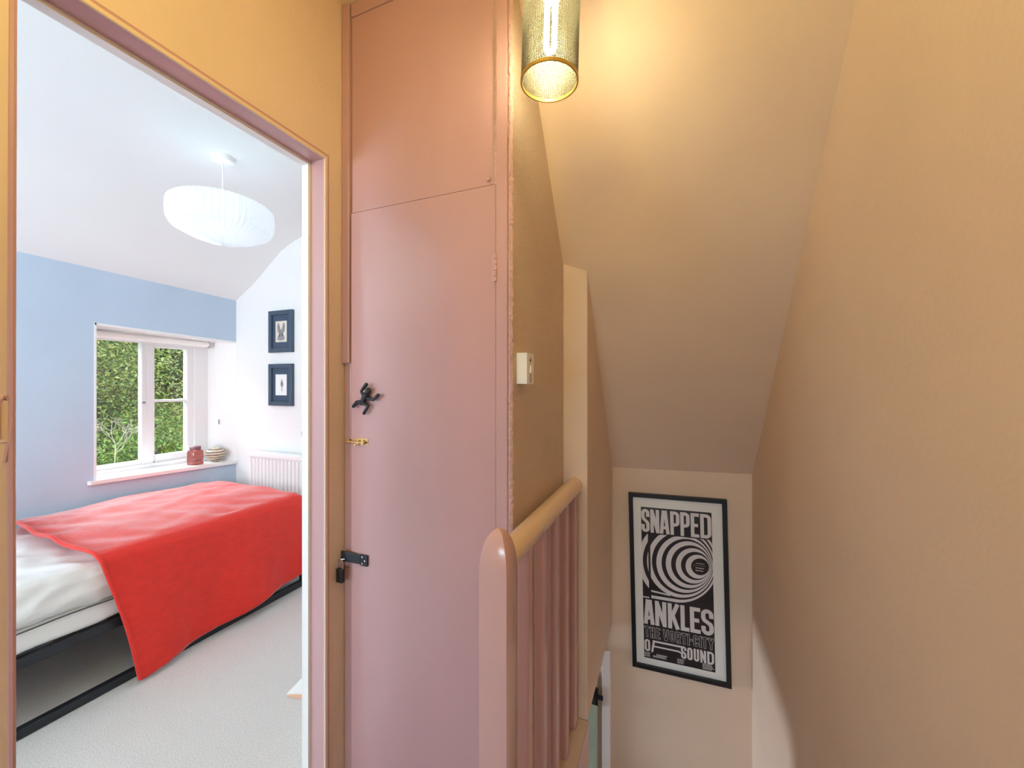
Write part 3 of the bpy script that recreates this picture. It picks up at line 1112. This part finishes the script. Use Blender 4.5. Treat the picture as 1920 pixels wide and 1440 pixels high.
# left casement: one tall pane
b = MB()
b.box((XW - .055, 1.298, zb0 + .02), (XW - .012, 1.318, 1.54)).box((XW - .055, 1.563, zb0 + .02), (XW - .008, 1.585, 1.54))
b.box((XW - .055, 1.318, zb0 + .02), (XW - .012, 1.563, .737)).box((XW - .055, 1.318, 1.53), (XW - .012, 1.563, 1.555))
ls = wb(b, 'casement', bevel=.002)
wb(MB().box((XW - .034, 1.316, .735), (XW - .030, 1.565, 1.532)), 'pane', GLASS, ls)
b = MB().box((XW - .01, 1.567, 1.118), (XW + .002, 1.579, 1.132)).tube([(XW + .002, 1.573, 1.125), (XW + .012, 1.573, 1.125), (XW + .014, 1.553, 1.123)], .0035, 8)
wb(b, 'latch', GREY_PLASTIC, ls)
# right sash: two panes and a glazing bar
b = MB()
b.box((XW - .055, 1.622, zb0 + .03), (XW - .014, 1.637, 1.54)).box((XW - .055, 1.832, zb0 + .03), (XW - .006, 1.878, 1.54))
b.box((XW - .055, 1.637, zb0 + .02), (XW - .010, 1.832, .757)).box((XW - .055, 1.637, 1.503), (XW - .014, 1.832, 1.555))
rs = wb(b, 'casement', bevel=.002)
wb(MB().box((XW - .052, 1.637, 1.124), (XW - .016, 1.832, 1.141)), 'glazing_bar', WHITE_GLOSS, rs, bevel=.002)
wb(MB().box((XW - .034, 1.635, .755), (XW - .030, 1.834, 1.126)), 'pane', GLASS, rs)
wb(MB().box((XW - .034, 1.635, 1.139), (XW - .030, 1.834, 1.505)), 'pane', GLASS, rs)
# sill board
b = MB()
y0, y1 = WY0 - .032, YF
b.hexa([(XW - .06, WY0, zs0 - .0), (XB + .0, WY0, zs0), (XB + .0, y1, zs1), (XW - .06, y1, zs1)],
       [(XW - .06, WY0, zs0 + .022), (XB + .0, WY0, zs0 + .022), (XB + .0, y1, zs1 + .022), (XW - .06, y1, zs1 + .022)])
b.hexa([(XB, y0, zs0), (XB + .022, y0 + .008, zs0), (XB + .022, y1, zs1), (XB, y1, zs1)],
       [(XB, y0, zs0 + .022), (XB + .022, y0 + .008, zs0 + .022), (XB + .022, y1, zs1 + .022), (XB, y1, zs1 + .022)])
wb(b, 'window_sill')


def sill_z(y):
    return zs0 + .022 + (zs1 - zs0) * (y - WY0) / (YF - WY0)


# roller blind, rolled up
rb = thing('roller_blind', 'white roller blind rolled up at the head of the bedroom window', 'blind', (XW + .045, 1.61, 1.555))
MB().tube([(0, -.34, 0), (0, .33, -.008)], .02, 16).build('roll', WHITE_SHADE, rb, smooth=True)
MB().box((-.008, -.335, -.034), (-.002, .325, -.012)).build('bottom_bar', WHITE_GLOSS, rb)
MB().box((-.015, .329, -.03), (.015, .336, .022)).build('bracket', GREY_PLASTIC, rb)
b = MB().tube([(.02, .345, -.01), (.05, .36, -.4), (.062, .372, -.575)], .0012, 5)
b.build('pull_cord', WHITE_METAL, rb)
MB().tube([(.062, .372, -.575), (.062, .372, -.61)], .0045, 8).build('cord_weight', GREY_PLASTIC, rb)

# jar and bowl on the sill
jy, jx = 1.805, XB - .065
jar = thing('glass_jar', 'square pinkish brown glass jar with a lid on the window sill', 'jar', (jx, jy, sill_z(jy)), (0, 0, .25))
b = MB()
secs = [(0, .037), (.004, .041), (.085, .041), (.1, .037), (.106, .026)]
vs, fs = [], []
for z, r in secs:
    for k in range(16):
        a = 2 * PI * k / 16 + PI / 16
        s = r / max(abs(math.cos(a)), abs(math.sin(a))) ** .8
        vs.append((s * math.cos(a), s * math.sin(a), z))
for i in range(len(secs) - 1):
    for k in range(16):
        a_, c_ = i * 16 + k, i * 16 + (k + 1) % 16
        fs.append((a_, c_, c_ + 16, a_ + 16))
fs += [tuple(range(15, -1, -1)), tuple(range(64, 80))]
b.add(vs, fs).build('body', JAR, jar, smooth=True)
MB().lathe([(1e-5, .106), (.03, .106), (.033, .11), (.033, .128), (.029, .131), (1e-5, .131)], 24).build('lid', JAR_LID, jar, smooth=True)

by_, bx_ = 1.945, XB - .075
bowl = thing('striped_vase', 'squat round striped ceramic vase beside the jar on the sill', 'vase', (bx_, by_, sill_z(by_)))
prof_b = [(1e-5, 0), (.018, 0), (.022, .004), (.045, .026), (.062, .05), (.065, .062), (.061, .074), (.046, .091), (.026, .101), (.014, .105), (.011, .103), (.01, .09), (1e-5, .088)]
MB().lathe(prof_b, 36).build('body', BOWL, bowl, smooth=True)
MB().lathe([(1e-5, .091), (.0102, .091), (.0102, .1035), (1e-5, .1035)], 20).build('mouth_shade', BLACK, bowl)  # black plug put in for the shade inside the vase mouth

# ---------------------------------------------------------------- bedroom pendant
bp_ = thing('pendant_lamp', 'white pleated drum pendant lamp under the bedroom ceiling', 'lamp', (-1.962, 1.236, 2.316))
MB().lathe([(1e-5, -.026), (.040, -.026), (.046, -.022), (.047, 0), (1e-5, 0)], 32).build('ceiling_rose', WHITE_METAL, bp_, smooth=True)
MB().tube([(0, 0, -.02), (0, 0, -.17)], .0035, 8).build('cord', WHITE_METAL, bp_)
b = MB()
NP = 52
prof_s = [(.022, -.165), (.12, -.20), (.185, -.228), (.199, -.243), (.202, -.285), (.199, -.322), (.186, -.342), (.13, -.372), (.07, -.392), (.018, -.404), (1e-4, -.405)]
amp = [0, .035, .05, .055, .055, .055, .05, .05, .06, .03, 0]
seg = NP * 4
n = len(prof_s)
for k in range(seg):
    a = 2 * PI * k / seg
    tri = 1 - 2 * abs((k % 4) / 4 - .5) * 2
    for i, (r, z) in enumerate(prof_s):
        rr = r * (1 + amp[i] * tri * .8)
        b.v.append((rr * math.cos(a), rr * math.sin(a), z - (amp[i] * .12 * tri if 5 < i < 10 else 0)))
for k in range(seg):
    for i in range(n - 1):
        a_, c_ = k * n + i, ((k + 1) % seg) * n + i
        b.f.append((a_, c_, c_ + 1, a_ + 1))
b.build('lamp_shade', PAPER_SHADE, bp_)
MB().sphere((0, 0, -.27), .03, 16, 10).build('bulb', emit_mat('lit_bulb', (0.94, 0.97, 1.0), 19), bp_, smooth=True)

# ---------------------------------------------------------------- radiator
rad = thing('radiator', 'white panel radiator with vertical ribs on the far bedroom wall behind the bed', 'radiator', (-2.36, YF - .012, .12))
rx0, rx1 = -.46, .46
zt = .765 - .12
MB().box((rx0, -.075, .02), (rx1, -.03, zt - .03)).build('panel', WHITE_METAL, rad, bevel=.004)
b0 = None
nr = 26
for k in range(nr):
    x = rx0 + (k + .5) * (rx1 - rx0) / nr
    if b0 is None:
        b = MB().hexa([(-.009, -.088, .03), (.009, -.088, .03), (.013, -.075, .03), (-.013, -.075, .03)],
                      [(-.009, -.088, zt - .04), (.009, -.088, zt - .04), (.013, -.075, zt - .04), (-.013, -.075, zt - .04)])
        b0 = b.build('rib', WHITE_METAL, rad, bevel=.002)
        b0.location = (x, 0, 0)
    else:
        c_ = b0.copy()
        col.objects.link(c_)
        c_.parent = rad
        c_.location = (x, 0, 0)
b = MB().box((rx0 - .006, -.09, zt - .03), (rx1 + .006, -.022, zt))
b.build('top_grille', WHITE_METAL, rad, bevel=.003)
b = MB().box((rx0 + .1, -.03, .1), (rx0 + .14, .008, zt - .1))
b.build('bracket', WHITE_METAL, rad)
MB().box((rx1 - .14, -.03, .1), (rx1 - .1, .008, zt - .1)).build('bracket', WHITE_METAL, rad)

# small fittings at the edge of the doorway view
ft = thing('wall_fitting', 'tiny grey fitting on the white wall between the pictures and the radiator', 'fitting', (-2.385, YF, .905))
MB().box((-.016, -.014, -.018), (.016, 0, .018)).build('plate', GREY_PLASTIC, ft, bevel=.003)
b = MB().tube([(.035, -.09, .377), (.035, -.1, .377)], .006, 10).sphere((.035, -.106, .377), .0165, 14, 10, (1, .7, 1))
kn = b.build('knob', IRON, rad, smooth=True)
kn['label'] = 'small dark round knob'

# ---------------------------------------------------------------- two small pictures


def picture(label, z0, dark):
    p = thing('framed_picture', label, 'picture', (-2.603, YF, z0), group='small framed pictures on the far bedroom wall')
    w, h, f_ = .236, .300, .03
    b = MB()
    b.box((-w / 2, -.022, 0), (-w / 2 + f_, 0, h)).box((w / 2 - f_, -.022, 0), (w / 2, 0, h))
    b.box((-w / 2 + f_, -.022, 0), (w / 2 - f_, 0, f_)).box((-w / 2 + f_, -.022, h - f_), (w / 2 - f_, 0, h))
    b.build('frame', SLATE, p, bevel=.0015)
    MB().box((-w / 2 + .02, -.009, .02), (w / 2 - .02, -.003, h - .02)).build('mount', NAVY_MAT, p)
    cx0, cx1 = -.058, .054
    MB().box((cx0, -.0096, .075), (cx1, -.0088, .225)).build('print', CREAM if dark else PAPER, p)
    ym = -.0099
    bl = MB()
    if dark:
        L = [(0, .085), (.03, .09), (.038, .10), (.03, .115), (.012, .12), (.018, .13), (.035, .15), (.04, .19), (.03, .215), (.022, .21), (.014, .18), (.006, .165), (0, .165)]
        pts = [(x - .002, z) for x, z in L] + [(-x - .002, z) for x, z in reversed(L[1:-1])]
    else:
        L = [(0, .10), (.004, .115), (.002, .13), (.012, .145), (.015, .16), (.009, .172), (.004, .185), (0, .195)]
        pts = [(x + .006, z) for x, z in L] + [(-x + .006, z) for x, z in reversed(L[1:-1])]
    n_ = len(pts)
    c_ = (sum(p_[0] for p_ in pts) / n_, sum(p_[1] for p_ in pts) / n_)
    bl.add([(x, ym, z) for x, z in pts] + [(c_[0], ym, c_[1])], [(i, (i + 1) % n_, n_) for i in range(n_)])
    bl.build('image', PRINT_GREY, p)
    MB().box((-w / 2 + f_ - .002, -.0135, f_ - .002), (w / 2 - f_ + .002, -.012, h - f_ + .002)).build('glazing', PICTURE_GLASS, p)
    return p


picture('upper slate grey framed picture with a dark winged shape on cream', 1.476, True)
picture('lower slate grey framed picture with a small grey motif on white', 1.094, False)

# ---------------------------------------------------------------- bed
BX0, BX1, BY0, BY1 = XB + .03, -2.125, -.12, 1.84
bed = thing('bed_frame', 'black metal single bed frame under the blue wall window', 'bed', ((BX0 + BX1) / 2, (BY0 + BY1) / 2, 0))
bc = Vector(bed.location)


def bd(mb, name, m=BLACK_METAL, **k):
    mb.v = [tuple(Vector(p) - bc) for p in mb.v]
    return mb.build(name, m, bed, **k)


for x0, x1_ in ((BX0, BX0 + .03), (BX1 - .03, BX1)):
    bd(MB().box((x0, BY0, .245), (x1_, BY1, .285)), 'side_rail', bevel=.003)
    bd(MB().box((x0, BY0, .001), (x1_, BY1, .036)), 'floor_rail', bevel=.003)
for y0 in (BY0, BY1 - .03):
    bd(MB().box((BX0, y0, .245), (BX1, y0 + .03, .285)), 'end_rail', bevel=.003)
    for x0 in (BX0, BX1 - .03):
        bd(MB().box((x0, y0, .001), (x0 + .03, y0 + .03, .285)), 'leg', bevel=.003)
for k in range(12):
    y = BY0 + .1 + k * .155
    bd(MB().box((BX0 + .03, y, .262), (BX1 - .03, y + .06, .278)), 'slat', BOARD)


def soft_box(x0, x1, y0, y1, z0, z1, r, seed, amp, nx=40, ny=80, nz=10, rz=None):
    """rounded box grown from a subdivided box, pushed by noise"""
    bm = bmesh.new()
    vs = {}

    def key(p):
        return (round(p[0], 5), round(p[1], 5), round(p[2], 5))

    def vert(p):
        k = key(p)
        if k not in vs:
            q = Vector(p)
            c = Vector((min(max(q.x, x0 + r), x1 - r), min(max(q.y, y0 + r), y1 - r), min(max(q.z, z0 + r), z1 - r)))
            d = q - c
            nn = d.normalized() if d.length > 1e-9 else Vector((0, 0, 1))
            if d.length > 1e-9:
                q = c + nn * r
            nz_ = noise.noise((p[0] * 5 + seed, p[1] * 5, p[2] * 9)) + .6 * noise.noise((p[0] * 11, p[1] * 14 + seed, p[2] * 16)) \
                - 1.3 * (abs(noise.noise((p[0] * 9 + p[1] * 5, p[1] * 7 - p[0] * 6 + seed, p[2] * 16))) - .2)
            q = q + nn * amp * nz_
            vs[k] = bm.verts.new(q)
        return vs[k]

    def grid(o, du, dv, nu, nv):
        for i in range(nu):
            for j in range(nv):
                P = [Vector(o) + Vector(du) * (a / nu) + Vector(dv) * (c / nv) for a, c in ((i, j), (i + 1, j), (i + 1, j + 1), (i, j + 1))]
                try:
                    bm.faces.new([vert(p) for p in P])
                except ValueError:
                    pass
    dx, dy, dz = (x1 - x0, 0, 0), (0, y1 - y0, 0), (0, 0, z1 - z0)
    grid((x0, y0, z0), dy, dx, ny, nx)
    grid((x0, y0, z1), dx, dy, nx, ny)
    grid((x0, y0, z0), dx, dz, nx, nz)
    grid((x0, y1, z0), dz, dx, nz, nx)
    grid((x0, y0, z0), dz, dy, nz, ny)
    grid((x1, y0, z0), dy, dz, ny, nz)
    bmesh.ops.recalc_face_normals(bm, faces=bm.faces)
    for f_ in bm.faces:
        f_.smooth = True
    me = bpy.data.meshes.new('soft')
    bm.to_mesh(me)
    bm.free()
    return me


def soft_obj(name, me, m, parent=None):
    me.name = name
    me.materials.append(m)
    o = bpy.data.objects.new(name, me)
    col.objects.link(o)
    if parent:
        o.parent = parent
    return o


mt = soft_obj('mattress', soft_box(BX0 + .015, BX1 - .005, BY0 + .01, BY1 - .01, .285, .372, .03, 3.0, .006, 20, 60, 6), LINEN)
tag(mt, 'white lower mattress with a crumpled cover on the black bed rails', 'mattress')
dv = soft_obj('duvet', soft_box(BX0 + .005, BX1 + .008, BY0, BY1 - .005, .366, .545, .062, 11.0, .014, 60, 150, 16), LINEN)
tag(dv, 'crumpled white duvet with dark piping partly under the red blanket', 'duvet')
b = MB().tube([(BX1 + .007 + .003 * noise.noise((y * 7, 2, 1)), y, .378 + .004 * noise.noise((y * 6, 0, 4))) for y in np.linspace(BY0 + .06, BY1 - .06, 40)], .003, 6)
b.build('piping', PIPING, dv, smooth=True)

# red blanket: cloth coordinates folded over the near edge and the foot
EX, EY, TOPZ = BX1 + .027, BY1 - .03, .58
b = MB()
na, nb = 110, 96
A0, A1 = -(EX - XB - .045), .545           # across: from the wall to the hem
B0, B1 = 0.0, EY - .845 + .33              # along: from the left edge over the foot


def fold(d, rad):
    """distance past an edge -> (outward, down) for a rounded edge"""
    q = rad * PI / 2
    if d <= 0:
        return d, 0.0
    if d < q:
        t = d / rad
        return rad * math.sin(t), rad * (1 - math.cos(t))
    return rad, rad + d - q


for i in range(na + 1):
    aa = A0 + (A1 - A0) * i / na
    for j in range(nb + 1):
        v = j / nb
        y_l = .85 + .02 * math.sin(aa * 5.0)
        hang = max(0, aa)
        y_l += .21 * hang ** 1.15               # left edge leans in as it hangs
        bbv = y_l + (EY + .34 - y_l) * v
        db = bbv - (EY - .05)
        da = aa + .05
        ox, dz1 = fold(da, .062)
        oy, dz2 = fold(db, .062)
        x = EX - .05 + ox
        y = EY - .05 + oy if db > 0 else bbv
        drop = max(dz1, dz2) + .25 * min(dz1, dz2)
        if dz1 > .06 and dz2 > .0:
            x -= min(.05, dz2 * .22)
        if dz2 > .06 and dz1 > .0:
            y -= min(.05, dz1 * .15)
        z = TOPZ - drop
        yy = y if db <= 0 else EY
        hemz = .016 + .105 * max(0, yy - .97) ** 1.15 + .004 * math.sin(yy * 17)
        full = A1 + .05 - .062 * PI / 2
        if dz1 > .062 and dz2 <= 0:
            z = TOPZ - .062 - (dz1 - .062) / full * (TOPZ - .062 - hemz)
        # bulk of the bed: crown along the middle, soft wrinkles
        if da < .0:
            s = (aa - A0) / (-.05 - A0)
            z += .022 * math.sin(PI * min(1, max(0, s))) - .05 * max(0, .25 - s) * 1.2
            z += .009 * noise.noise((aa * 5, bbv * 3.2, 0)) + .007 * noise.noise((aa * 3 + bbv * 5, bbv * 9 - aa * 8, 3.3))
            z += .010 * max(0, noise.noise((aa * 8 + bbv * 3, bbv * 2.1, 8.8)))
        hgt = max(0, dz1 - .06)
        x += hgt * (.015 + .04 * math.sin(bbv * 13 + 1.0) + .03 * noise.noise((bbv * 7, aa * 2, 5))) + .003 * noise.noise((bbv * 20, aa * 8, 5))
        if j == 0:
            z += .004
        z = max(z, hemz)
        b.v.append((x, y, z))
for i in range(na):
    for j in range(nb):
        a_ = i * (nb + 1) + j
        b.f.append((a_, a_ + 1, a_ + nb + 2, a_ + nb + 1))
bl = b.build('blanket', RED, None, smooth=True, angle=85)
so = bl.modifiers.new('thick', 'SOLIDIFY')
so.thickness = .007
so.offset = -1
tag(bl, 'red waffle weave cotton blanket spread over the foot of the bed', 'blanket')
# hem as its own strip along the left edge
hm = MB()
pts = [Vector(b.v[i * (nb + 1)]) + Vector((0, .004, .001)) for i in range(0, na + 1)]
pts = [p for k, p in enumerate(pts) if k == 0 or (p - pts[k - 1]).length > 1e-4]
hm.tube(pts, .0065, 8)
hm.build('hem', RED, bl, smooth=True)

# folded card on the carpet
cd = thing('paper_scrap', 'folded white and peach paper scrap lying on the grey carpet by the doorway', 'paper', (-1.39, 1.19, 0))
cd.scale = (.75, .75, 1.25)
cd.rotation_euler = (0, 0, .35)
b = MB()
b.hexa([(-.075, -.03, .002), (.06, -.05, .001), (.075, .05, .001), (-.03, .02, .004)],
       [(-.078, -.03, .006), (.06, -.05, .004), (.07, .05, .075), (.0, .02, .05)])
b.build('sheet', PAPER, cd)
b = MB().hexa([(-.07, -.036, .001), (.06, -.058, .001), (.06, -.051, .001), (-.07, -.031, .001)],
              [(-.07, -.034, .004), (.06, -.056, .014), (.06, -.05, .016), (-.07, -.03, .006)])
b.build('peach_edge', PALE_PEACH, cd)

# ---------------------------------------------------------------- garden outside the bedroom window
struct('ground', MB().box((-30, -20, -2.75), (XO + .1, 25, -2.6)), GRASS)
LEAFS = [leaf_mat('leaf_mid', (150, 170, 108)), leaf_mat('leaf_yellow', (184, 192, 122)), leaf_mat('leaf_dark', (136, 158, 112)), leaf_mat('leaf_fresh', (120, 152, 78))]


def tree(label, x, y, z0, h, rx, ry, mi, nleaf, lsize, seed):
    g = np.random.default_rng(seed)
    t = thing('tree', label, 'tree', (x, y, z0), group=None)
    MB().tube([(0, 0, 0), (.05, .03, h * .3), (-.04, .05, h * .6), (0, 0, h * .85)], [.13, .10, .07, .03], 10).build('trunk', BARK, t, smooth=True)
    br = MB()
    for k in range(9):
        a = g.uniform(0, 2 * PI)
        zz = h * g.uniform(.3, .8)
        br.tube([(0, 0, zz), (rx * .45 * math.cos(a), ry * .45 * math.sin(a), zz + .25), (rx * .85 * math.cos(a), ry * .85 * math.sin(a), zz + .55)], [.04, .025, .008], 6)
    br.build('branches', BARK, t, smooth=True)
    # leaves gathered in clumps through the crown
    nc = 110
    nleaf = int(nleaf * 3.4)
    lsize = lsize * .46
    cl = g.normal(size=(nc, 3))
    cl /= np.linalg.norm(cl, axis=1)[:, None]
    cl *= (g.uniform(.35, 1.0, size=(nc, 1)) ** .5)
    cen = cl * np.array([rx, ry, h * .5]) + np.array([0, 0, h * .55])
    which = g.integers(0, nc, nleaf)
    P = cen[which] + g.normal(size=(nleaf, 3)) * np.array([.22, .22, .17]) * (rx / 1.4)
    N = g.normal(size=(nleaf, 3)) + np.array([.5, -.1, .6])
    N /= np.linalg.norm(N, axis=1)[:, None]
    T = np.cross(N, g.normal(size=(nleaf, 3)))
    T /= np.linalg.norm(T, axis=1)[:, None]
    Bn = np.cross(N, T)
    L = (lsize * g.uniform(.6, 1.3, nleaf))[:, None]
    v = np.stack([P - T * L, P + Bn * L * .42 + N * L * .1, P + T * L, P - Bn * L * .42 + N * L * .1], axis=1).reshape(-1, 3)
    me = bpy.data.meshes.new('foliage')
    me.from_pydata(v.tolist(), [], np.arange(nleaf * 4).reshape(-1, 4).tolist())
    tone = np.clip(g.normal(.95, .22, nc)[which] * g.uniform(.7, 1.25, nleaf), .3, 1.6)
    colr = np.stack([tone * g.uniform(.85, 1.2, nleaf), tone, tone * g.uniform(.7, 1.1, nleaf), np.ones(nleaf)], axis=1)
    at = me.color_attributes.new('tone', 'FLOAT_COLOR', 'POINT')
    at.data.foreach_set('color', np.repeat(colr, 4, axis=0).astype(np.float32).ravel())
    me.materials.append(LEAFS[mi])
    o = bpy.data.objects.new('foliage', me)
    col.objects.link(o)
    o.parent = t
    o['kind'] = 'stuff'
    return t


tree('tall yellow green tree filling the right of the window view', -8.6, 5.3, -2.6, 6.5, 1.7, 1.7, 1, 11000, .075, 1)
tree('mid green bushy tree behind the left window pane', -8.8, 3.2, -2.6, 6.2, 1.7, 1.7, 0, 11000, .075, 2)
tree('dark green tree standing behind the others in the right pane', -10.6, 6.6, -2.6, 8.0, 2.3, 2.3, 2, 10000, .09, 3)
tree('fresh green low bush under the bare sapling', -6.8, 3.15, -2.6, 3.3, 1.1, 1.1, 3, 8000, .06, 4)
tree('dark green tree at the back of the left pane', -11.2, 3.9, -2.6, 8.0, 2.4, 2.4, 2, 10000, .09, 5)
tree('broad yellow green bush below the window mullion', -6.9, 4.5, -2.6, 3.0, 1.2, 1.1, 1, 8000, .06, 6)
tree('far dark green tree closing the gap above the bushes', -13.5, 5.6, -2.6, 9.0, 3.0, 3.2, 2, 9000, .13, 7)
sap = thing('sapling', 'bare pale twiggy sapling standing in front of the left hand bushes', 'sapling', (-6.0, 2.47, -2.45))
b = MB()
r_ = random.Random(5)


def twig(p, d, l, r, dep):
    q = p + d * l
    b.tube([p, (p + q) / 2 + Vector((r_.uniform(-.02, .02), r_.uniform(-.02, .02), 0)), q], [r, r * .85, r * .65], 5)
    if dep:
        for k in range(3):
            e = (d + Vector((r_.uniform(-.7, .7), r_.uniform(-.9, .9), r_.uniform(-.25, .55)))).normalized()
            twig(q, e, l * r_.uniform(.5, .75), r * .65, dep - 1)


twig(Vector((0, 0, 0)), Vector((.02, .03, 1)).normalized(), 3.0, .007, 0)
for k in range(5):
    twig(Vector((.06, .09, 2.9 + .03 * k)), Vector((r_.uniform(-.3, .3), r_.uniform(-.3, .5), .8)).normalized(), .15, .0032, 3)
b.build('branches', TWIG, sap, smooth=True)
